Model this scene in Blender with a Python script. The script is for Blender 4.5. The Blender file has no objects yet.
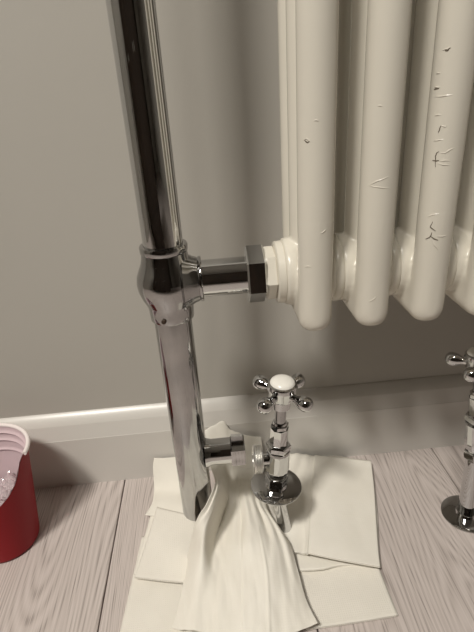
import bpy, bmesh, math, random
from mathutils import Vector, Matrix
random.seed(7)
PI = math.pi
scene = bpy.context.scene
COL = scene.collection

# ------------------------------------------------------------------ camera
CAM_LOC = Vector((0.0, -0.3851, 0.4625))
PITCH, YAW, ROLL, FPX = 0.44528, 0.0474, -0.06955, 483.62
cd = bpy.data.cameras.new('camera'); cam = bpy.data.objects.new('camera', cd); COL.objects.link(cam)
cd.sensor_fit = 'HORIZONTAL'; cd.sensor_width = 36.0; cd.lens = FPX / 474.0 * 36.0
cd.clip_start = 0.01; cd.clip_end = 50
fw = Vector((math.sin(YAW)*math.cos(PITCH), math.cos(YAW)*math.cos(PITCH), -math.sin(PITCH)))
rt = Vector((math.cos(YAW), -math.sin(YAW), 0)); upv = rt.cross(fw)
rt2 = math.cos(ROLL)*rt + math.sin(ROLL)*upv; up2 = -math.sin(ROLL)*rt + math.cos(ROLL)*upv
m = Matrix((rt2, up2, -fw)).transposed().to_4x4(); m.translation = CAM_LOC
cam.matrix_world = m
scene.camera = cam

# ------------------------------------------------------------------ world, lights, exposure
w = bpy.data.worlds.new('world'); scene.world = w; w.use_nodes = True
w.node_tree.nodes['Background'].inputs[0].default_value = (0.30, 0.26, 0.21, 1)
w.node_tree.nodes['Background'].inputs[1].default_value = 0.05
def area(name, loc, size, power, col, target=(0.02, 0.0, 0.1)):
    l = bpy.data.lights.new(name, 'AREA'); l.shape = 'DISK'; l.size = size; l.energy = power; l.color = col; l.spread = math.radians(110)
    o = bpy.data.objects.new(name, l); COL.objects.link(o); o.location = loc
    d = Vector(target) - Vector(loc); o.rotation_euler = d.to_track_quat('-Z', 'Y').to_euler()
    return o
WARM = (1.0, 0.95, 0.87)
area('ceiling_lamp_key', (-0.80, -1.15, 2.33), 0.36, 31, WARM)
area('ceiling_lamp_second', (-0.40, -1.30, 2.33), 0.30, 7, WARM)
scene.view_settings.view_transform = 'Standard'
scene.view_settings.look = 'None'
scene.view_settings.gamma = 1.0
scene.view_settings.use_curve_mapping = False
scene.view_settings.exposure = -0.78

# ------------------------------------------------------------------ materials
def mat(name, col, rough=0.5, metal=0.0, spec=0.5, coat=0.0):
    mm = bpy.data.materials.new(name); mm.use_nodes = True
    b = mm.node_tree.nodes['Principled BSDF']
    b.inputs['Base Color'].default_value = (*col, 1); b.inputs['Roughness'].default_value = rough
    b.inputs['Metallic'].default_value = metal; b.inputs['Specular IOR Level'].default_value = spec
    b.inputs['Coat Weight'].default_value = coat
    return mm
def nd(mm, t, **k):
    n = mm.node_tree.nodes.new(t)
    for a, v in k.items(): setattr(n, a, v)
    return n
def link(mm, a, b): mm.node_tree.links.new(a, b)
def bsdf(mm): return mm.node_tree.nodes['Principled BSDF']
def add_noise(mm, c1, c2, scale, detail=4, bump=0.0, bscale=None, bdist=0.001, stretch=(1, 1, 1), lo=0.3, hi=0.7):
    tc = nd(mm, 'ShaderNodeTexCoord'); mp = nd(mm, 'ShaderNodeMapping'); mp.inputs['Scale'].default_value = stretch
    link(mm, tc.outputs['Object'], mp.inputs[0])
    n = nd(mm, 'ShaderNodeTexNoise'); n.inputs['Scale'].default_value = scale; n.inputs['Detail'].default_value = detail
    link(mm, mp.outputs[0], n.inputs['Vector'])
    r = nd(mm, 'ShaderNodeValToRGB'); r.color_ramp.elements[0].position = lo; r.color_ramp.elements[1].position = hi
    r.color_ramp.elements[0].color = (*c1, 1); r.color_ramp.elements[1].color = (*c2, 1)
    link(mm, n.outputs['Fac'], r.inputs[0]); link(mm, r.outputs[0], bsdf(mm).inputs['Base Color'])
    if bump:
        n2 = nd(mm, 'ShaderNodeTexNoise'); n2.inputs['Scale'].default_value = bscale or scale; n2.inputs['Detail'].default_value = 3
        link(mm, mp.outputs[0], n2.inputs['Vector'])
        b = nd(mm, 'ShaderNodeBump'); b.inputs['Strength'].default_value = bump; b.inputs['Distance'].default_value = bdist
        link(mm, n2.outputs['Fac'], b.inputs['Height']); link(mm, b.outputs[0], bsdf(mm).inputs['Normal'])
    return mm

M_WALL = add_noise(mat('wall_paint', (.5, .47, .42), 0.75, spec=0.25), (.455, .435, .395), (.475, .455, .415), 3, 3, 0.08, 260, .0006)
M_SKIRT = add_noise(mat('skirting_gloss', (.8, .77, .7), 0.30, spec=0.5), (.63, .61, .57), (.66, .635, .595), 6, 2, 0.03, 40, .001)
M_CREAM = add_noise(mat('cream_enamel', (.76, .71, .60), 0.24, spec=0.5), (.68, .645, .565), (.72, .685, .60), 9, 3, 0.06, 30, .002)
M_CRACK = mat('paint_crack_edge', (.16, .135, .10), 0.8)
M_CHROME = add_noise(mat('chrome', (.6, .6, .6), 0.035, 1.0), (.57, .575, .58), (.62, .62, .62), 18, 3, 0.02, 45, .0008)
M_CHROME2 = add_noise(mat('chrome_worn', (.5, .5, .5), 0.09, 1.0), (.36, .358, .36), (.47, .465, .462), 30, 4, 0.05, 70, .0006)
M_BRASS = mat('thread_metal', (.80, .79, .76), 0.38, 1.0)
M_PORC = mat('porcelain', (.86, .84, .78), 0.15, spec=0.6)
M_RED = add_noise(mat('red_plastic', (.30, .008, .014), 0.45, spec=0.22), (.27, .006, .011), (.30, .008, .014), 14, 2)
M_CUPIN = mat('cup_inside_white', (.66, .52, .55), 0.28, spec=0.5)
M_LIP = mat('cup_lip', (.90, .82, .80), 0.25)
M_FILM = mat('clear_film', (.92, .80, .82), 0.12, spec=0.8)
bsdf(M_FILM).inputs['Transmission Weight'].default_value = 0.55
M_CEIL = mat('ceiling_paint', (.78, .76, .72), 0.8)
M_DARK = add_noise(mat('dark_brown', (.030, .018, .011), 0.5), (.022, .014, .009), (.05, .028, .016), 7, 4, stretch=(6, 6, .5))  # near-black brown for the added reflection panel and backdrop, and the grub screw

def paper(name, c1, c2, emboss, scale):
    mm = mat(name, c1, 0.85, spec=0.15)
    b = bsdf(mm)
    b.inputs['Subsurface Weight'].default_value = 0.0
    tc = nd(mm, 'ShaderNodeTexCoord')
    n = nd(mm, 'ShaderNodeTexNoise'); n.inputs['Scale'].default_value = 30; n.inputs['Detail'].default_value = 5
    link(mm, tc.outputs['Object'], n.inputs['Vector'])
    r = nd(mm, 'ShaderNodeValToRGB'); r.color_ramp.elements[0].position = .3; r.color_ramp.elements[1].position = .7
    r.color_ramp.elements[0].color = (*c1, 1); r.color_ramp.elements[1].color = (*c2, 1)
    link(mm, n.outputs['Fac'], r.inputs[0]); link(mm, r.outputs[0], b.inputs['Base Color'])
    wv = nd(mm, 'ShaderNodeTexWave'); wv.wave_type = 'BANDS'; wv.bands_direction = 'X'; wv.inputs['Scale'].default_value = scale
    wv.inputs['Distortion'].default_value = 0.6
    wv2 = nd(mm, 'ShaderNodeTexWave'); wv2.bands_direction = 'Y'; wv2.inputs['Scale'].default_value = scale; wv2.inputs['Distortion'].default_value = .6
    link(mm, tc.outputs['Object'], wv.inputs[0]); link(mm, tc.outputs['Object'], wv2.inputs[0])
    n3 = nd(mm, 'ShaderNodeTexNoise'); n3.inputs['Scale'].default_value = 90; n3.inputs['Detail'].default_value = 4
    link(mm, tc.outputs['Object'], n3.inputs['Vector'])
    mu = nd(mm, 'ShaderNodeMath', operation='MULTIPLY'); link(mm, wv.outputs['Fac'], mu.inputs[0]); link(mm, wv2.outputs['Fac'], mu.inputs[1])
    ad = nd(mm, 'ShaderNodeMath', operation='MULTIPLY_ADD'); ad.inputs[1].default_value = emboss
    link(mm, mu.outputs[0], ad.inputs[0]); link(mm, n3.outputs['Fac'], ad.inputs[2])
    bp = nd(mm, 'ShaderNodeBump'); bp.inputs['Strength'].default_value = .25; bp.inputs['Distance'].default_value = .0008
    link(mm, ad.outputs[0], bp.inputs['Height']); link(mm, bp.outputs[0], b.inputs['Normal'])
    return mm
M_PAPER = paper('tissue_paper', (.80, .765, .685), (.84, .81, .735), .15, 130)
M_NAPKIN = paper('napkin_paper', (.78, .745, .67), (.82, .785, .71), .9, 150)

def wood():
    mm = mat('grey_oak_plank', (.42, .38, .34), 0.42, spec=0.4)
    b = bsdf(mm)
    tc = nd(mm, 'ShaderNodeTexCoord'); oi = nd(mm, 'ShaderNodeObjectInfo')
    # every board gets its own piece of grain
    sh = nd(mm, 'ShaderNodeMath', operation='MULTIPLY_ADD'); sh.inputs[1].default_value = 7.3; sh.inputs[2].default_value = 0.0
    link(mm, oi.outputs['Random'], sh.inputs[0])
    cb = nd(mm, 'ShaderNodeCombineXYZ'); link(mm, sh.outputs[0], cb.inputs[2])
    va = nd(mm, 'ShaderNodeVectorMath', operation='ADD'); link(mm, tc.outputs['Object'], va.inputs[0]); link(mm, cb.outputs[0], va.inputs[1])
    def mapped(s):
        mp = nd(mm, 'ShaderNodeMapping'); mp.inputs['Scale'].default_value = s; link(mm, va.outputs[0], mp.inputs[0]); return mp.outputs[0]
    # low-frequency field whose contour lines are the growth rings
    f = nd(mm, 'ShaderNodeTexNoise'); f.inputs['Scale'].default_value = 5.0; f.inputs['Detail'].default_value = 1.0; f.inputs['Roughness'].default_value = .35
    link(mm, mapped((2.6, .28, 1)), f.inputs['Vector'])
    rg = nd(mm, 'ShaderNodeMath', operation='MULTIPLY'); rg.inputs[1].default_value = 400; link(mm, f.outputs['Fac'], rg.inputs[0])
    j = nd(mm, 'ShaderNodeTexNoise'); j.inputs['Scale'].default_value = 60; j.inputs['Detail'].default_value = 2; link(mm, mapped((1, .05, 1)), j.inputs['Vector'])
    ja = nd(mm, 'ShaderNodeMath', operation='MULTIPLY_ADD'); ja.inputs[1].default_value = 3.0; link(mm, j.outputs['Fac'], ja.inputs[0]); link(mm, rg.outputs[0], ja.inputs[2])
    sn = nd(mm, 'ShaderNodeMath', operation='SINE'); link(mm, ja.outputs[0], sn.inputs[0])
    r1 = nd(mm, 'ShaderNodeMapRange'); r1.inputs[1].default_value = -1; r1.inputs[2].default_value = 1; link(mm, sn.outputs[0], r1.inputs[0])
    # fine pores along the board
    p = nd(mm, 'ShaderNodeTexNoise'); p.inputs['Scale'].default_value = 750; p.inputs['Detail'].default_value = 2; link(mm, mapped((1, .018, 1)), p.inputs['Vector'])
    mx = nd(mm, 'ShaderNodeMath', operation='MULTIPLY_ADD'); mx.inputs[1].default_value = .27; link(mm, r1.outputs[0], mx.inputs[0])
    p2 = nd(mm, 'ShaderNodeMath', operation='MULTIPLY'); p2.inputs[1].default_value = .90; link(mm, p.outputs['Fac'], p2.inputs[0]); link(mm, p2.outputs[0], mx.inputs[2])
    cr = nd(mm, 'ShaderNodeValToRGB')
    cr.color_ramp.elements[0].position = .22; cr.color_ramp.elements[0].color = (.24, .205, .19, 1)
    cr.color_ramp.elements[1].position = .80; cr.color_ramp.elements[1].color = (.62, .555, .525, 1)
    e = cr.color_ramp.elements.new(.48); e.color = (.52, .46, .43, 1)
    link(mm, mx.outputs[0], cr.inputs[0]); link(mm, cr.outputs[0], b.inputs['Base Color'])
    bp = nd(mm, 'ShaderNodeBump'); bp.inputs['Strength'].default_value = .15; bp.inputs['Distance'].default_value = .0006
    link(mm, mx.outputs[0], bp.inputs['Height']); link(mm, bp.outputs[0], b.inputs['Normal'])
    return mm
M_WOOD = wood()
M_GAP = mat('floor_gap', (.07, .055, .045), 0.9)

# ------------------------------------------------------------------ mesh helpers
def link_obj(name, me, parent=None):
    o = bpy.data.objects.new(name, me); COL.objects.link(o)
    if parent is not None: o.parent = parent
    return o
def from_bm(name, bm, material, parent=None, smooth=True, angle=40):
    bmesh.ops.recalc_face_normals(bm, faces=bm.faces)
    me = bpy.data.meshes.new(name); bm.to_mesh(me); bm.free()
    me.materials.append(material)
    if smooth:
        me.polygons.foreach_set('use_smooth', [True]*len(me.polygons))
        try: me.set_sharp_from_angle(angle=math.radians(angle))
        except Exception: pass
    return link_obj(name, me, parent)
def empty(name, loc=(0, 0, 0)):
    o = bpy.data.objects.new(name, None); COL.objects.link(o); o.location = loc; o.empty_display_size = .02; return o
def tag(o, label, cat, group=None):
    o['label'] = label; o['category'] = cat
    if group: o['group'] = group
    return o
def frame(axis):
    a = Vector(axis).normalized(); t = Vector((0, 0, 1)) if abs(a.z) < .9 else Vector((1, 0, 0))
    u = a.cross(t).normalized(); v = a.cross(u).normalized(); return a, u, v
def lathe(bm, prof, origin=(0, 0, 0), axis=(0, 0, 1), n=32, flat=None, phase=0.0):
    """prof: list of (distance along axis, radius); flat=6 gives a hexagon"""
    a, u, v = frame(axis); o = Vector(origin); n = flat or n; rings = []
    for (d, r) in prof:
        c = o + a*d
        if r < 1e-7: rings.append([bm.verts.new(c)])
        else: rings.append([bm.verts.new(c + (u*math.cos(2*PI*i/n+phase) + v*math.sin(2*PI*i/n+phase))*r) for i in range(n)])
    for A, B in zip(rings, rings[1:]):
        if len(A) == 1 and len(B) == 1: continue
        for i in range(n):
            k = (i+1) % n
            if len(A) == 1: bm.faces.new((A[0], B[i], B[k]))
            elif len(B) == 1: bm.faces.new((A[i], B[0], A[k]))
            else: bm.faces.new((A[i], B[i], B[k], A[k]))
    if len(rings[0]) > 2: bm.faces.new(rings[0])
    if len(rings[-1]) > 2: bm.faces.new(rings[-1])
def sweep(bm, pts, rad, n=12):
    """round tube along a polyline; rad number or list"""
    pts = [Vector(p) for p in pts]; rings = []
    pu = None
    for i, p in enumerate(pts):
        d = (pts[min(i+1, len(pts)-1)] - pts[max(i-1, 0)]).normalized()
        if pu is None: _, u, _ = frame(d)
        else: u = (pu - d*pu.dot(d)).normalized()
        pu = u; v = d.cross(u); r = rad[i] if isinstance(rad, (list, tuple)) else rad
        rings.append([bm.verts.new(p + (u*math.cos(2*PI*k/n) + v*math.sin(2*PI*k/n))*r) for k in range(n)])
    for A, B in zip(rings, rings[1:]):
        for i in range(n): bm.faces.new((A[i], A[(i+1) % n], B[(i+1) % n], B[i]))
    bm.faces.new(rings[0]); bm.faces.new(rings[-1])
def box(bm, x0, x1, y0, y1, z0, z1, bev=0.0):
    r = bmesh.ops.create_cube(bm, size=1.0)
    for vv in r['verts']:
        vv.co = Vector(((x0+x1)/2 + vv.co.x*(x1-x0), (y0+y1)/2 + vv.co.y*(y1-y0), (z0+z1)/2 + vv.co.z*(z1-z0)))
    if bev: bmesh.ops.bevel(bm, geom=bm.edges[:], offset=bev, segments=2, affect='EDGES')
def hexnut(bm, d0, d1, r, origin, axis, phase=PI/6, cham=.0012):
    lathe(bm, [(d0, r-cham), (d0+cham, r), (d1-cham, r), (d1, r-cham)], origin, axis, flat=6, phase=phase)

# ------------------------------------------------------------------ the room
WALL_Y, SK_Y = 0.128, 0.112
RX0, RX1, RY0, RZ1 = -1.3, 1.9, -3.0, 2.40
def structure(name, bm, material, smooth=False):
    o = from_bm(name, bm, material, None, smooth); o['kind'] = 'structure'; return o
bm = bmesh.new(); box(bm, RX0-.1, RX1+.1, WALL_Y, WALL_Y+.1, -.05, RZ1); structure('wall_back', bm, M_WALL)
bm = bmesh.new(); box(bm, RX0-.1, RX0, RY0, WALL_Y, -.05, RZ1); structure('wall_left', bm, M_WALL)
bm = bmesh.new(); box(bm, RX1, RX1+.1, RY0, WALL_Y, -.05, RZ1); structure('wall_right', bm, M_WALL)
bm = bmesh.new(); box(bm, RX0-.1, RX1+.1, RY0-.1, RY0, -.05, RZ1); structure('wall_front', bm, M_WALL)
bm = bmesh.new(); box(bm, RX0-.1, RX1+.1, RY0-.1, WALL_Y+.1, RZ1, RZ1+.1); structure('ceiling', bm, M_CEIL)
bm = bmesh.new(); box(bm, -.95, .95, RY0, RY0+.04, 0, 2.02, .004); structure('dark_reflection_panel', bm, M_DARK)  # unseen dark panel, added to give the chrome something black to mirror
# skirting board: moulded profile swept along the wall
prof = [(WALL_Y, 0), (SK_Y, 0), (SK_Y, .0730), (SK_Y+.0004, .0736), (SK_Y+.0028, .084), (SK_Y+.0050, .0925), (SK_Y+.0062, .0950), (SK_Y+.0085, .0985), (SK_Y+.0112, .1018), (SK_Y+.0135, .1040), (SK_Y+.0152, .1052), (WALL_Y, .1054)]
bm = bmesh.new(); A = [bm.verts.new((RX0, y, z)) for y, z in prof]; B = [bm.verts.new((RX1, y, z)) for y, z in prof]
for i in range(len(prof)):
    k = (i+1) % len(prof); bm.faces.new((A[i], A[k], B[k], B[i]))
bm.faces.new(A); bm.faces.new(B)
o = structure('baseboard_back', bm, M_SKIRT, True); o.data.set_sharp_from_angle(angle=math.radians(9))
# floor slab with every plank a piece of its own
bm = bmesh.new(); box(bm, RX0, RX1, RY0, WALL_Y, -.03, -.006); floor = structure('floor', bm, M_GAP)
PW, SEAM = 0.2079, -0.1400
bm = bmesh.new(); box(bm, .0008, PW-.0008, -1.10+.0006, -.0006, -.0075, 0, .0006)
bmesh.ops.recalc_face_normals(bm, faces=bm.faces)
plank_me = bpy.data.meshes.new('plank'); bm.to_mesh(plank_me); bm.free(); plank_me.materials.append(M_WOOD)
k0 = math.floor((RX0-SEAM)/PW); k1 = math.ceil((RX1-SEAM)/PW)
for k in range(k0, k1):
    for j in range(4):
        off = (0.36, 0.82, 0.10, 0.60)[k % 4]
        y1 = .125 + off - 1.10*j
        if k in (0, 1, -1, 2): y1 = .125 - 1.10*(j)
        if y1 < RY0: continue
        o = link_obj('plank', plank_me, floor)
        o.location = (SEAM+k*PW, min(y1, .125), 0)
        if y1 > .125: o.scale.y = (1.10-(y1-.125))/1.10
        if y1-1.10 < RY0: o.scale.y = (y1-RY0)/1.10
        x0, x1 = SEAM+k*PW, SEAM+(k+1)*PW
        if x0 < RX0: o.location.x = RX0; o.scale.x = (x1-RX0)/PW
        if x1 > RX1: o.scale.x = (RX1-x0)/PW

# ------------------------------------------------------------------ towel radiator (chrome rail and cream columns, one thing)
PX, PR, ZJ = -0.0379, 0.0164, 0.3165           # post axis, radius, height of the cross pipe
XT, PITCH_X, ROW, TR = 0.0797, 0.046, 0.036, 0.0135
RT = tag(empty('towel_radiator', (PX, 0, .052)), 'chrome towel rail with cream column radiator whose paint is cracking', 'radiator')
def part(name, bm, material, parent=RT, **k):
    o = from_bm(name, bm, material, None, **k); bpy.context.view_layer.update()
    o.parent = parent; o.matrix_parent_inverse = parent.matrix_world.inverted(); return o
bpy.context.view_layer.update()
bm = bmesh.new(); lathe(bm, [(.3485, PR), (.93, PR), (.945, PR*.8), (.95, 0)], (PX, 0, 0), n=64); post = part('upper_post', bm, M_CHROME)
bm = bmesh.new(); lathe(bm, [(.052, PR-.003), (.052, PR-.0006), (.053, PR), (.284, PR)], (PX, 0, 0), n=64); lpost = part('lower_post', bm, M_CHROME2)
# tee joint: turned body with a swollen middle
bm = bmesh.new()
pr = [(-.0335, .0168), (-.0335, .0180), (-.0325, .0188), (-.0270, .0191), (-.0225, .0194), (-.018, .0206), (-.012, .0236), (-.005, .0257), (.001, .0262), (.007, .0253), (.013, .0228),
      (.018, .0205), (.0225, .0194), (.0265, .0190), (.0272, .0196), (.0315, .0198), (.0328, .0192), (.0332, .0170)]
lathe(bm, pr, (PX, 0, ZJ), n=64)
tee = part('tee_joint', bm, M_CHROME2)
bm = bmesh.new()
lathe(bm, [(.014, .0250), (.0185, .0220), (.0220, .0200), (.0250, .0189), (.0260, .0184), (.0268, .0192), (.0285, .0194), (.0293, .0186), (.0293, .0160)], (PX, 0, ZJ), (1, 0, 0), n=56)
part('branch_socket', bm, M_CHROME2, tee)
bm = bmesh.new(); lathe(bm, [(-.0010, .0021), (.0008, .0021), (.0014, .0016), (.0014, 0)], (PX-.006, -.0186, ZJ-.0285), (-.25, -1, 0), n=14); part('grub_screw', bm, M_DARK, tee)
# cross pipe and union nut
bm = bmesh.new(); lathe(bm, [(-.012, .0158), (.034, .0158)], (0, 0, ZJ), (1, 0, 0), n=56); cross = part('connecting_pipe', bm, M_CHROME)
bm = bmesh.new(); hexnut(bm, .0282, .0442, .0246, (0, 0, ZJ), (1, 0, 0), 0.35, .0016); part('union_nut', bm, M_CHROME, cross, angle=25)
# cream hexagon bush and rings at the end of the radiator
bm = bmesh.new(); hexnut(bm, .0442, .0535, .0225, (0, 0, ZJ), (1, 0, 0), 0.12, .0014)
part('hexagon_bush', bm, M_CREAM, RT, angle=25)
bm = bmesh.new(); lathe(bm, [(.0530, .0220), (.0530, .0252), (.0538, .0262), (.0590, .0266), (.0597, .0258)], (0, 0, ZJ), (1, 0, 0), n=48); part('end_ring', bm, M_CREAM)
NSEC, ZB, ZTOP = 6, 0.2775, 0.74
# foot of one section: three tube stubs flowing into a header that runs front to back (fused and smoothed)
def section_foot():
    bm = bmesh.new()
    for y in (-ROW, 0, ROW):
        lathe(bm, [(ZB+.020, TR*.98), (.372, TR)], (0, y, 0), n=40)
    # header: rounded block
    prof = []
    ys = [-ROW-TR+TR*(1-math.cos(a)) for a in [i*PI/2/7 for i in range(1, 8)]]
    ys = ys + [-.024, -.012, 0] ; ys = ys + [-y for y in reversed(ys[:-1])]
    rings = []
    for y in ys:
        d = max(0.0, abs(y)-ROW); s = math.sqrt(max(0, 1-(d/TR)**2)) ; hw = max(TR*s, .0012)
        e = min(1.0, (TR*1.0-d)/TR) if d > 0 else 1.0
        zb = ZB + (1-s)*.012
        arch = .012*math.cos(2*PI*y/ROW) if abs(y) < ROW else .012
        zt = .326 + arch
        ring = []
        for i in range(28):
            a = 2*PI*i/28; c, sn = math.cos(a), math.sin(a)
            if sn < 0:   # rounded keel
                x = hw*math.copysign(abs(c)**.75, c); z = zb + .0125 + .0125*sn*abs(sn)**(-.15) if sn else zb
            else:
                x = hw*math.copysign(abs(c)**.6, c); z = zb + .0125 + (zt-zb-.0125)*abs(sn)**.6
            ring.append(bm.verts.new((x, y, z)))
        rings.append(ring)
    for A, B in zip(rings, rings[1:]):
        for i in range(28): bm.faces.new((A[i], A[(i+1) % 28], B[(i+1) % 28], B[i]))
    bm.faces.new(rings[0]); bm.faces.new(rings[-1])
    # bosses that couple neighbouring sections
    lathe(bm, [(-.0205, .0262), (-.0190, .0285), (-.0135, .0288), (-.0075, .0272), (.0075, .0272), (.0135, .0288), (.0190, .0285), (.0205, .0262)], (0, 0, ZJ), (1, 0, 0), n=48)
    bmesh.ops.recalc_face_normals(bm, faces=bm.faces)
    me = bpy.data.meshes.new('tmp'); bm.to_mesh(me); bm.free()
    o = bpy.data.objects.new('tmp', me); COL.objects.link(o)
    r = o.modifiers.new('r', 'REMESH'); r.mode = 'VOXEL'; r.voxel_size = .00115
    s = o.modifiers.new('s', 'SMOOTH'); s.factor = .5; s.iterations = 7
    bpy.context.view_layer.update()
    ev = o.evaluated_get(bpy.context.evaluated_depsgraph_get())
    out = bpy.data.meshes.new_from_object(ev); out.name = 'section_foot'
    bpy.data.objects.remove(o)
    out.materials.clear(); out.materials.append(M_CREAM)
    out.polygons.foreach_set('use_smooth', [True]*len(out.polygons))
    return out
foot_me = section_foot()
bm = bmesh.new(); lathe(bm, [(.365, TR-.0001), (ZTOP-.02, TR-.0001), (ZTOP-.008, TR*.9), (ZTOP-.002, TR*.5), (ZTOP, 0)], n=44)
bmesh.ops.recalc_face_normals(bm, faces=bm.faces)
tube_me = bpy.data.meshes.new('tube'); bm.to_mesh(tube_me); bm.free(); tube_me.materials.append(M_CREAM)
tube_me.polygons.foreach_set('use_smooth', [True]*len(tube_me.polygons)); tube_me.set_sharp_from_angle(angle=math.radians(50))
sections = []
for k in range(NSEC):
    s = link_obj('radiator_section', foot_me, RT); s.location = Vector((XT+k*PITCH_X, 0, 0)) - RT.location
    sections.append(s)
    for y in (-ROW, 0, ROW):
        t = link_obj('tube', tube_me, s); t.location = (0, y, 0)
bpy.context.view_layer.update()
# couplings: thin painted joint rings between sections
bm = bmesh.new(); lathe(bm, [(-.0045, .0262), (-.0034, .0280), (-.0014, .0288), (.0014, .0288), (.0034, .0280), (.0045, .0262)], (0, 0, ZJ), (1, 0, 0), n=48)
bmesh.ops.recalc_face_normals(bm, faces=bm.faces)
ring_me = bpy.data.meshes.new('joint_ring'); bm.to_mesh(ring_me); bm.free(); ring_me.materials.append(M_CREAM)
ring_me.polygons.foreach_set('use_smooth', [True]*len(ring_me.polygons)); ring_me.set_sharp_from_angle(angle=math.radians(50))
for k in range(NSEC-1):
    o = link_obj('joint_ring', ring_me, RT); o.location = Vector((XT+(k+.5)*PITCH_X, 0, 0)) - RT.location
# cracks and lifted flakes of paint on the front tubes: (section, height, angle from facing the room, branches)
def on_tube(a, z, r=TR): return (math.sin(a)*r, -ROW-math.cos(a)*r, z)
def crack(sec, pts, wid=.00036):
    bm = bmesh.new(); P = [on_tube(a, z, TR+.00002) for a, z in pts]
    n = len(P); sweep(bm, P, [wid*(.35+.65*math.sin(PI*(i+.5)/n)) for i in range(n)], 6)
    o = from_bm('paint_crack', bm, M_CRACK); o.parent = sections[sec]
def ripple(sec, pts, wid=.0005):
    bm = bmesh.new(); P = [on_tube(a, z, TR-.00022) for a, z in pts]
    n = len(P); sweep(bm, P, [wid*(.25+.75*math.sin(PI*(i+.5)/n)) for i in range(n)], 8)
    o = from_bm('paint_blister', bm, M_CREAM); o.parent = sections[sec]
def wig(a0, z0, a1, z1, n=7, j=.0006, ja=.05):
    return [(a0+(a1-a0)*i/(n-1)+random.uniform(-ja, ja)*(0 < i < n-1), z0+(z1-z0)*i/(n-1)+random.uniform(-j, j)*(0 < i < n-1)) for i in range(n)]

# valve tail on the lower post
ZV = .129
bm = bmesh.new(); lathe(bm, [(-.0235, .0150), (-.0195, .0138), (-.017, .0131), (.003, .0131)], (0, 0, ZV), (1, 0, 0), n=48); tail = part('valve_tail', bm, M_CHROME, RT)
bm = bmesh.new(); hexnut(bm, .0024, .0165, .0170, (0, 0, ZV), (1, 0, 0), 0.45, .0012)
part('tail_nut', bm, M_CHROME, tail, angle=25)
bm = bmesh.new(); lathe(bm, [(.0160, .0125), (.0168, .0125), (.0168, .0100), (.0120, .0095)], (0, 0, ZV), (1, 0, 0), n=32); part('nut_mouth', bm, M_BRASS, tail)

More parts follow.
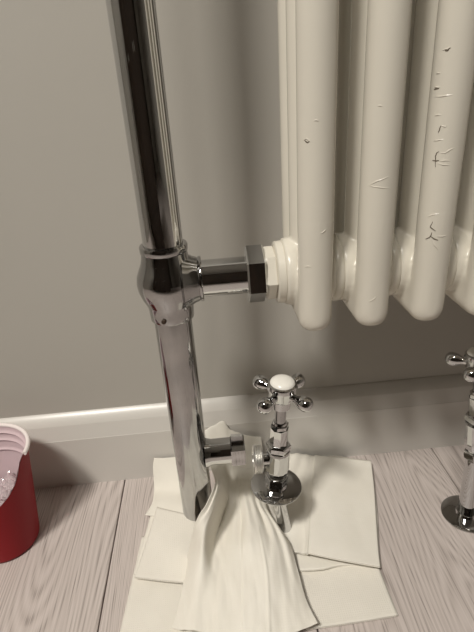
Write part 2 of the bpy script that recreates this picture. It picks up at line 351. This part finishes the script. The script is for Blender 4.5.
# ------------------------------------------------------------------ crosshead radiator valves
def valve(name, label, base, head, pipe_foot, mirror, plate_z, sleeve, grp=None):
    """base: point on the axis at the bottom nut; head: centre of the crosshead; both in the world"""
    base, head = Vector(base), Vector(head); ax = (head-base).normalized(); L = (head-base).length
    root = empty(name, (pipe_foot[0], pipe_foot[1], 0)); tag(root, label, 'valve'); bpy.context.view_layer.update()
    def at(d): return base + ax*d
    def P(nm, bm, mt, par=root, **k): return part(nm, bm, mt, par, **k)
    # supply pipe and floor plate
    bm = bmesh.new(); pf = Vector(pipe_foot); pts = []
    for i in range(9):
        t = i/8; pts.append(pf.lerp(base, t*t*(3-2*t)*.6+t*.4) if 0 < i < 8 else (pf if i == 0 else base))
        pts[-1] = Vector((pts[-1].x, pts[-1].y, pf.z+(base.z-pf.z)*t))
    sweep(bm, pts, .0098 if sleeve else .0073, 32)
    P('pipe_sleeve' if sleeve else 'supply_pipe', bm, M_CHROME)
    bm = bmesh.new()
    pc = Vector((pipe_foot[0], pipe_foot[1], plate_z)) if sleeve else at((plate_z-base.z)/ax.z)
    lathe(bm, [(0, .0262), (.0006, .0270), (.0014, .0270), (.0019, .0262), (.0028, .0185), (.0036, .0120), (.0060, .0108), (.0064, .0098)], pc, (0, 0, 1) if sleeve else ax, n=64)
    P('floor_plate', bm, M_CHROME)
    # body, from the bottom nut upwards
    bm = bmesh.new(); hexnut(bm, 0, .0105, .0124, base, ax, .3, .001)
    lathe(bm, [(.0105, .0096), (.0125, .0094)], base, ax); P('compression_nut', bm, M_CHROME, angle=25)
    bm = bmesh.new()
    lathe(bm, [(.0120, .0098), (.0130, .0108), (.0160, .0112), (.0185, .0120), (.0225, .0122), (.0400, .0119), (.0440, .0124), (.0460, .0118), (.0470, .0100)], base, ax, n=14)
    body = P('valve_body', bm, M_CHROME, angle=18)
    sx = -mirror; ao = at(.034)
    bm = bmesh.new(); lathe(bm, [(.009, .0072), (.016, .0072), (.0165, .0080)], ao, (sx, 0, .06), n=28); P('inlet_neck', bm, M_CHROME, body)
    bm = bmesh.new()
    pr = [(.0155, .0085), (.0160, .0128)]
    for i in range(5): d = .0165+i*.0016; pr += [(d, .0136), (d+.0008, .0148)]
    pr += [(.0250, .0140), (.0256, .0120), (.0256, .0088), (.0200, .0080)]
    lathe(bm, pr, ao, (sx, 0, .06), n=36); P('threaded_inlet', bm, M_BRASS, body, angle=25)
    bm = bmesh.new(); hexnut(bm, .0470, .0545, .0126, base, ax, .25, .0012); P('bonnet_nut', bm, M_CHROME, angle=25)
    bm = bmesh.new(); lathe(bm, [(.0545, .0088), (.0555, .0092), (.0735, .0090), (.0745, .0092)], base, ax, n=8); P('bonnet', bm, M_CHROME, angle=20)
    bm = bmesh.new(); hexnut(bm, .0745, .0800, .0090, base, ax, .6, .0009); lathe(bm, [(.08, .0072), (.082, .0066)], base, ax); P('gland_nut', bm, M_CHROME, angle=25)
    bm = bmesh.new(); lathe(bm, [(.0815, .0056), (L-.012, .0056)], base, ax, n=24); P('spindle', bm, M_CHROME2)
    # crosshead with four arms and a porcelain button
    bm = bmesh.new()
    lathe(bm, [(-.0165, .0075), (-.0160, .0090), (-.0075, .0096), (-.0055, .0118), (-.0035, .0128), (.0030, .0128), (.0045, .0140), (.0085, .0146), (.0112, .0138), (.0120, .0116)], head, ax, n=40)
    hd = P('crosshead', bm, M_CHROME)
    bm = bmesh.new(); lathe(bm, [(.0105, .0120), (.0126, .0119), (.0145, .0102), (.0158, .0070), (.0164, .0030), (.0165, 0)], head, ax, n=40); P('porcelain_button', bm, M_PORC, hd)
    a, u, v = frame(ax)
    ang0 = PI/4
    for q in range(4):
        h = ang0 + q*PI/2; dr = (Vector((math.cos(h), math.sin(h), 0))); dr = (dr - ax*dr.dot(ax)).normalized()
        bm = bmesh.new()
        lathe(bm, [(.0100, .0046), (.0140, .0036), (.0165, .0040), (.0200, .0058), (.0235, .0070), (.0270, .0074), (.0300, .0067), (.0322, .0048), (.0332, .0022), (.0334, 0)], head, dr, n=24)
        P('arm', bm, M_CHROME, hd)
    return root
valve('radiator_valve', 'disconnected chrome crosshead valve with white button standing in the paper towels', (.0476, -.0005, .0800), (.0556, -.0050, .1960), (.0560, .002, 0), 1, .0745, False)
valve('radiator_valve', 'chrome crosshead valve on sleeved pipe at the right edge, on bare floor', (.2650, 0, .0840), (.2580, .0120, .1960), (.2660, 0, 0), -1, 0.0002, True)

# ------------------------------------------------------------------ paper towels and napkins
def catmull(p0, p1, p2, p3, t):
    return .5*((2*p1) + (p2-p0)*t + (2*p0-5*p1+4*p2-p3)*t*t + (3*p1-p0-3*p2+p3)*t*t*t)
def spline_row(pts, n):
    out = []; m_ = len(pts)-1
    for i in range(n+1):
        s = i/n*m_; k = min(int(s), m_-1); t = s-k
        p1, p2 = pts[k], pts[k+1]
        p0 = pts[k-1] if k > 0 else p1*2-p2
        p3 = pts[k+2] if k+2 <= m_ else p2*2-p1
        out.append(catmull(p0, p1, p2, p3, t))
    return out
from mathutils import noise as mnoise
def sheet(name, net, material, nu, nv, thick, wr=0.0, wsc=40.0, parent=None, zmin=None, seed=0.0, crease=None):
    rows = [spline_row([Vector(p)/1000 for p in r], nu) for r in net]
    cols = [spline_row([rows[j][i] for j in range(len(rows))], nv) for i in range(nu+1)]
    bm = bmesh.new(); V = []
    for i in range(nu+1):
        c = []
        for j in range(nv+1):
            p = cols[i][j].copy()
            if wr:
                q = Vector((p.x*wsc*1.6, p.y*wsc*.45, seed))
                p.z += wr*(mnoise.noise(q) + .5*mnoise.noise(q*2.3))
            if crease: p.z += crease(i/nu, j/nv)
            if zmin is not None: p.z = max(p.z, zmin)
            c.append(bm.verts.new(p))
        V.append(c)
    for i in range(nu):
        for j in range(nv): bm.faces.new((V[i][j], V[i][j+1], V[i+1][j+1], V[i+1][j]))
    bmesh.ops.recalc_face_normals(bm, faces=bm.faces)
    me = bpy.data.meshes.new(name); bm.to_mesh(me); bm.free(); me.materials.append(material)
    me.polygons.foreach_set('use_smooth', [True]*len(me.polygons))
    o = link_obj(name, me)
    so = o.modifiers.new('thickness', 'SOLIDIFY'); so.thickness = thick; so.offset = 0
    return o
MAIN=[[(-31.0,106.0,70.7),(-17.8,107.0,76.2),(-3.4,108.0,83.0),(5.7,107.0,68.5),(25.5,106.0,58.8),(43.3,106.0,53.3)],[(-29.3,85.0,51.6),(-18.4,90.0,45.8),(-3.6,95.0,37.8),(11.6,95.0,35.8),(28.0,95.0,30.3),(44.6,95.0,24.8)],[(-18.6,30.0,68.4),(-13.3,40.0,58.1),(-3.5,83.0,14.0),(10.3,81.3,12.0),(26.4,75.6,12.0),(40.5,66.7,12.0)],[(-18.5,-4.0,84.3),(-12.6,4.0,74.0),(-5.2,43.3,24.0),(8.8,40.2,22.0),(24.8,33.4,22.0),(38.0,28.2,16.0)],[(-27.8,-20.0,77.0),(-20.2,-16.0,68.8),(-12.9,15.3,20.0),(8.1,1.1,28.0),(30.2,-0.1,26.0),(45.8,1.2,16.0)],[(-39.6,-24.5,61.0),(-29.8,-30.0,57.2),(-22.1,-17.1,20.0),(5.3,-32.6,30.0),(34.1,-37.6,30.0),(56.3,-29.0,16.0)],[(-52.8,-25.8,14.0),(-38.3,-48.0,34.0),(-25.3,-50.7,22.0),(3.6,-60.6,26.0),(36.0,-65.3,24.0),(59.4,-57.1,12.0)],[(-59.7,-65.1,10.0),(-44.8,-77.2,19.0),(-26.6,-80.7,18.0),(0.9,-88.0,21.0),(34.5,-93.3,20.0),(61.4,-87.2,12.0)],[(-67.5,-96.5,8.0),(-48.2,-103.9,12.0),(-27.9,-109.3,14.0),(-1.9,-116.2,16.0),(31.8,-121.0,16.0),(67.2,-112.5,13.0)]]
BACK=[[(-96.6,109.0,34.3),(-81.3,109.0,32.3),(-63.1,109.0,33.2),(-41.6,109.0,40.4)],[(-98.5,101.0,25.1),(-82.1,101.0,22.9),(-64.1,101.0,22.1),(-42.1,101.0,22.5)],[(-98.6,85.6,6.0),(-82.1,82.6,5.0),(-62.9,78.2,5.0),(-40.1,75.0,5.0)],[(-98.8,59.0,8.0),(-80.2,54.9,8.0),(-58.2,50.4,8.0),(-36.4,47.4,8.0)],[(-105.4,40.6,9.0),(-82.7,35.5,8.0),(-56.8,29.4,6.0),(-33.3,26.3,6.0)]]
PADL=[[(-90.5,44.2,16.0),(-64.9,31.4,18.0),(-35.8,18.8,18.0)],[(-99.7,-2.6,13.0),(-70.2,-12.7,16.0),(-42.1,-19.8,14.0)],[(-108.5,-40.5,10.0),(-81.7,-47.2,10.0),(-50.8,-54.3,10.0)]]
PADL2=[[(-98.0,47.5,7.0),(-68.5,35.1,8.0),(-40.2,25.4,8.0)],[(-107.4,-12.6,6.0),(-78.4,-22.0,7.0),(-51.5,-24.6,6.0)],[(-110.4,-33.9,6.0),(-82.6,-40.8,6.0),(-53.4,-47.8,6.0)]]
LOWL=[[(-107.6,16.9,2.0),(-75.0,7.3,2.0),(-41.0,-3.8,2.0)],[(-112.7,-37.6,2.0),(-77.8,-44.1,2.0),(-36.4,-58.0,2.0)],[(-118.2,-94.3,2.0),(-79.0,-104.3,2.0),(-30.9,-113.3,2.0)]]
RIGHT=[[(71.1,106.0,23.3),(97.8,107.0,17.2),(119.1,106.2,10.0),(150.5,97.7,10.0),(183.1,87.3,10.0)],[(48.0,67.0,9.0),(83.5,61.0,10.0),(105.9,54.8,13.0),(137.7,48.0,12.0),(171.3,40.4,10.0)],[(32.4,22.9,8.0),(74.3,14.0,10.0),(91.4,7.2,15.0),(124.6,1.7,13.0),(158.0,-5.7,10.0)],[(35.4,-6.8,8.0),(72.2,-13.8,9.0),(82.0,-24.8,16.0),(114.6,-33.7,14.0),(148.1,-40.9,10.0)],[(45.4,-29.0,10.0),(69.0,-35.3,11.0),(77.2,-41.9,15.0),(109.2,-52.7,13.0),(143.0,-61.5,10.0)]]
RIGHT2=[[(84.3,122.1,4.0),(120.3,116.7,4.0),(154.8,107.7,4.0),(183.3,82.7,4.0)],[(71.5,44.2,4.0),(101.8,36.9,4.0),(132.3,28.0,4.0),(167.9,18.7,4.0)],[(63.5,-12.4,4.0),(88.2,-22.1,4.0),(116.1,-29.5,4.0),(151.1,-36.5,4.0)],[(60.4,-51.7,6.0),(85.0,-53.9,8.0),(110.2,-50.2,5.0),(146.3,-56.3,4.0)]]
LOWR=[[(56.6,-26.1,3.0),(97.9,-36.3,3.0),(144.3,-47.0,3.0)],[(54.9,-69.8,3.0),(93.3,-74.5,3.0),(144.6,-78.6,3.0)],[(56.9,-108.8,3.0),(98.6,-108.1,3.0),(145.2,-106.0,3.0)]]
def step(x, c, w): return 1/(1+math.exp(-(x-c)/w))
def main_crease(u, v):
    g = math.exp(-((v-.50)/.15)**2)                               # gathered waist between post and valve
    z = g*(.0016*math.sin(2*PI*u*4.3+1.0+1.5*v) + .0012*math.sin(2*PI*u*9.1+4*v))
    z += .0020*step(u, .60, .003)*step(v, .30, .05)                # right-hand panel lies over the left one
    z += .0040*math.exp(-((u-.95)/.035)**2)*math.exp(-((v-.62)/.2)**2)   # rolled right edge
    z += .0012*math.exp(-((u-.74)/.008)**2)*step(v, .62, .04)
    return z
def right_crease(u, v): return .0022*step(u, .44-.02*v, .004) + .0010*math.sin(2*PI*u*7+6*v)*math.exp(-(u/.3)**2)
G = 'paper towels laid under the rail'
o = sheet('paper_towel', BACK, M_PAPER, 30, 40, .0008, .0006, 30, seed=3.1)
tag(o, 'white paper towel leaning up the skirting board behind the chrome post', 'paper towel', G)
def layers(name, net, n, dz, material, nu, nv, thick, label, wr=.0004, shift=(0, 0), seed=0.0, crease=None):
    root = empty(name, Vector(net[-1][0])/1000*Vector((1, 1, 0)) if False else (net[-1][0][0]/1000, net[-1][0][1]/1000, 0))
    tag(root, label, 'napkin', G); bpy.context.view_layer.update()
    for k in range(n):
        sh = [[(p[0]+shift[0]*(n-1-k), p[1]+shift[1]*(n-1-k), p[2]-dz*(n-1-k)) for p in r] for r in net]
        s = sheet('ply', sh, material, nu, nv, thick, wr, 25, zmin=.0004*(k+1), seed=seed, crease=crease)
        s.parent = root; s.matrix_parent_inverse = root.matrix_world.inverted()
    return root
layers('paper_napkin', LOWL, 3, .6, M_NAPKIN, 24, 32, .0005, 'embossed white napkin flat on the floor, lowest of those left of the crumpled towel', seed=1.0)
layers('paper_napkin', PADL2, 2, .9, M_PAPER, 24, 28, .0006, 'white napkin edge peeking out under the folded napkin beside the post', seed=2.0)
layers('paper_napkin', PADL, 3, .9, M_NAPKIN, 24, 32, .0006, 'folded embossed napkin lying just below the foot of the chrome post', seed=1.6)
layers('paper_napkin', LOWR, 3, .9, M_NAPKIN, 32, 28, .0007, 'embossed white napkin at the bottom right, its front edge over bare boards', seed=4.0)
layers('paper_napkin', RIGHT2, 2, 1.2, M_PAPER, 32, 36, .0007, 'white napkin sandwiched under the square folded napkin behind the valve', seed=5.0)
layers('paper_napkin', RIGHT, 2, 1.6, M_PAPER, 110, 60, .0007, 'large square folded napkin behind and right of the disconnected valve', seed=6.0, crease=right_crease)
o = sheet('paper_towel', MAIN, M_PAPER, 200, 170, .0007, .0017, 46, seed=9.0, zmin=.003, crease=main_crease)
tag(o, 'large crumpled white paper towel fanning out in front between post and valve', 'paper towel', G)

# ------------------------------------------------------------------ red cup, cut open at an angle
CX, CY, CH, R0, R1 = -0.265, 0.035, 0.127, 0.0345, 0.0500
cup = tag(empty('plastic_cup', (CX, CY, 0)), 'red plastic cup cut open at the front, against the skirting board', 'cup'); bpy.context.view_layer.update()
def rim_z(a):
    """height of the edge round the cup; the side facing the room is cut down"""
    d = math.degrees(a)
    d = (d+90) % 360 - 90            # -90 .. 270
    if d > 90: d = 180-d             # mirror left/right
    if d >= -3: return CH
    pts = [(-3, .127), (-14, .1235), (-23, .110), (-30, .1012), (-42, .093), (-55, .0865), (-70, .083), (-90, .0815)]
    for (d0, z0), (d1, z1) in zip(pts, pts[1:]):
        if d1 <= d <= d0: return z0 + (z1-z0)*(d0-d)/(d0-d1)
    return pts[-1][1]
def cone_r(z): return R0 + (R1-R0)*z/CH
def cup_wall(inner):
    bm = bmesh.new(); n, mz = 96, 90; V = []
    for i in range(n):
        a = 2*PI*i/n; top = rim_z(a) - (.0004 if inner else 0); c = []
        for j in range(mz+1):
            z = (.004 if inner else 0) + (top-(.004 if inner else 0))*j/mz
            r = cone_r(z)
            if inner:
                r -= .0009
                for zr in (.1185, .109, .096): r -= .0022*math.exp(-((z-zr)/.0013)**2)
            else:
                r -= .0020*math.exp(-(z/.0022)**2)
            c.append(bm.verts.new((CX+r*math.cos(a), CY+r*math.sin(a), z)))
        V.append(c)
    for i in range(n):
        k = (i+1) % n
        for j in range(mz): bm.faces.new((V[i][j], V[k][j], V[k][j+1], V[i][j+1]))
    bm.faces.new([V[i][0] for i in range(n)])
    if not inner: pass
    return bm, V
bm, _ = cup_wall(False); part('outer_shell', bm, M_RED, cup)
bm, _ = cup_wall(True); part('inner_lining', bm, M_CUPIN, cup)
# rolled lip on the uncut part and the thin cut edge
bm = bmesh.new(); pts = []
for i in range(61):
    a = math.radians(-5 + 190*i/60); r = cone_r(CH)+.0006; pts.append((CX+r*math.cos(a), CY+r*math.sin(a), CH-.0008))
sweep(bm, pts, .0024, 12); part('rolled_lip', bm, M_LIP, cup)
# crumpled film in the bottom of the cup
bm = bmesh.new(); n = 40; V = {}
for i in range(n+1):
    for j in range(n+1):
        x, y = (i/n-.5)*2, (j/n-.5)*2
        q = Vector((x*3.1, y*3.1, 5.0)); r = math.hypot(x, y)
        if r > 1.0: x, y = x/r, y/r
        z = .060 + .012*mnoise.noise(q) + .008*abs(mnoise.noise(q*2.6)) - .010*max(0, .7-min(r, 1))
        V[i, j] = bm.verts.new((CX+x*.0370, CY+y*.0370, z))
for i in range(n):
    for j in range(n):
        try: bm.faces.new((V[i, j], V[i+1, j], V[i+1, j+1], V[i, j+1]))
        except ValueError: pass
o = from_bm('crumpled_film', bm, M_FILM, None, True, 25); tag(o, 'crumpled shiny clear film stuffed inside the cut red cup', 'film')
so = o.modifiers.new('thickness', 'SOLIDIFY'); so.thickness = .0004

# ------------------------------------------------------------------ added unseen dark backdrop, there only to mirror as the black band in chrome
sb = tag(empty('reflection_backdrop', (-.50, -1.15, 0)), 'added dark cabinet opposite, seen as the black band mirrored in the chrome post', 'backdrop'); bpy.context.view_layer.update()
bm = bmesh.new(); box(bm, -1.15, .15, -1.40, -.92, .06, 1.05, .004); part('backdrop_body', bm, M_DARK, sb, smooth=False)
bm = bmesh.new(); box(bm, -1.17, .17, -1.41, -.89, 1.05, 1.08, .004); part('backdrop_top', bm, M_DARK, sb, smooth=False)
bm = bmesh.new(); box(bm, -1.12, .12, -1.36, -.96, 0, .06); part('backdrop_base', bm, M_DARK, sb, smooth=False)
for k in range(4):
    bm = bmesh.new(); box(bm, -1.14+k*.322, -1.14+k*.322+.314, -.92, -.902, .08, 1.03, .003); d = part('backdrop_front', bm, M_DARK, sb, smooth=False)
    bm = bmesh.new(); lathe(bm, [(0, .006), (.008, .005), (.014, .011), (.020, .011), (.023, .006), (.0235, 0)], (-1.14+k*.322+(.27 if k % 2 == 0 else .045), -.902, .6), (0, 1, 0), n=20); part('backdrop_knob', bm, M_BRASS, d)

# ------------------------------------------------------------------ cracks in the radiator paint (small details last)
DARK = [(2, [(-0.597, 0.3631), (-0.691, 0.359), (-0.577, 0.3579), (-0.391, 0.3562)]), (2, [(-0.576, 0.355), (-0.607, 0.3527), (-0.666, 0.3512), (-0.876, 0.3493)]), (2, [(-0.623, 0.3521), (-0.413, 0.3502), (-0.21, 0.3492)]), (2, [(-0.725, 0.4289), (-0.768, 0.4267), (-0.811, 0.4243)]), (2, [(-0.677, 0.4121), (-0.794, 0.4111), (-0.828, 0.4089), (-0.768, 0.4017)]), (2, [(-0.968, 0.4061), (-0.785, 0.4061), (-0.628, 0.4062)]), (2, [(-0.951, 0.4743), (-0.809, 0.4737), (-0.683, 0.4751)]), (2, [(-1.325, 0.4513), (-1.179, 0.4519), (-1.026, 0.4521)]), (0, [(-0.839, 0.4262), (-0.689, 0.4246), (-0.551, 0.4252)])]
RIP = [(2, [(-0.323, 0.3519), (-0.076, 0.352), (0.284, 0.3523)]), (2, [(-0.499, 0.3478), (-0.337, 0.3448), (-0.133, 0.3416)]), (2, [(-0.932, 0.3656), (-0.69, 0.3678), (-0.325, 0.3692)]), (2, [(-0.722, 0.4285), (-0.571, 0.4284), (-0.422, 0.4281)]), (2, [(-0.736, 0.4118), (-0.367, 0.4111), (-0.172, 0.4131), (0.104, 0.4147)]), (2, [(-1.035, 0.4189), (-0.802, 0.4195), (-0.532, 0.4202)]), (2, [(-0.627, 0.4061), (-0.386, 0.4062), (-0.073, 0.4057)]), (2, [(-0.675, 0.4043), (-0.362, 0.4033), (-0.079, 0.4028)]), (2, [(-1.116, 0.4349), (-0.978, 0.4356), (-0.813, 0.4355)]), (2, [(-1.079, 0.4741), (-0.816, 0.4746), (-0.639, 0.4757)]), (2, [(-1.303, 0.4606), (-1.182, 0.461), (-1.049, 0.4609)]), (2, [(-1.364, 0.4521), (-1.188, 0.4528), (-0.989, 0.4525)]), (2, [(-1.272, 0.4469), (-0.751, 0.4472), (-0.326, 0.4479)]), (2, [(-1.05, 0.4349), (-0.934, 0.4358), (-0.761, 0.4358)]), (1, [(-0.901, 0.392), (-0.427, 0.3957), (0.224, 0.3985)]), (1, [(-0.903, 0.3924), (-0.338, 0.3915), (0.368, 0.39)]), (1, [(-0.535, 0.3027), (-0.32, 0.3046), (-0.08, 0.3077)]), (0, [(-0.95, 0.4254), (-0.738, 0.4271), (-0.506, 0.4249)]), (0, [(-0.34, 0.4377), (-0.216, 0.4384), (-0.092, 0.4375)]), (0, [(0.036, 0.3618), (0.217, 0.3629), (0.415, 0.3645)]), (0, [(-0.89, 0.3358), (-0.665, 0.3366), (-0.423, 0.3367)]), (1, [(-0.616, 0.4439), (-0.494, 0.4444), (-0.37, 0.4435)])]
def dense(pts, m_=4):
    out = []
    for (a0, z0), (a1, z1) in zip(pts, pts[1:]):
        for i in range(m_):
            t = i/m_; out.append((a0+(a1-a0)*t + random.uniform(-.012, .012)*(i > 0), z0+(z1-z0)*t + random.uniform(-.0002, .0002)*(i > 0)))
    return out + [pts[-1]]
for k, pts in DARK: crack(k, dense(pts))
for k, pts in RIP: ripple(k, dense(pts))
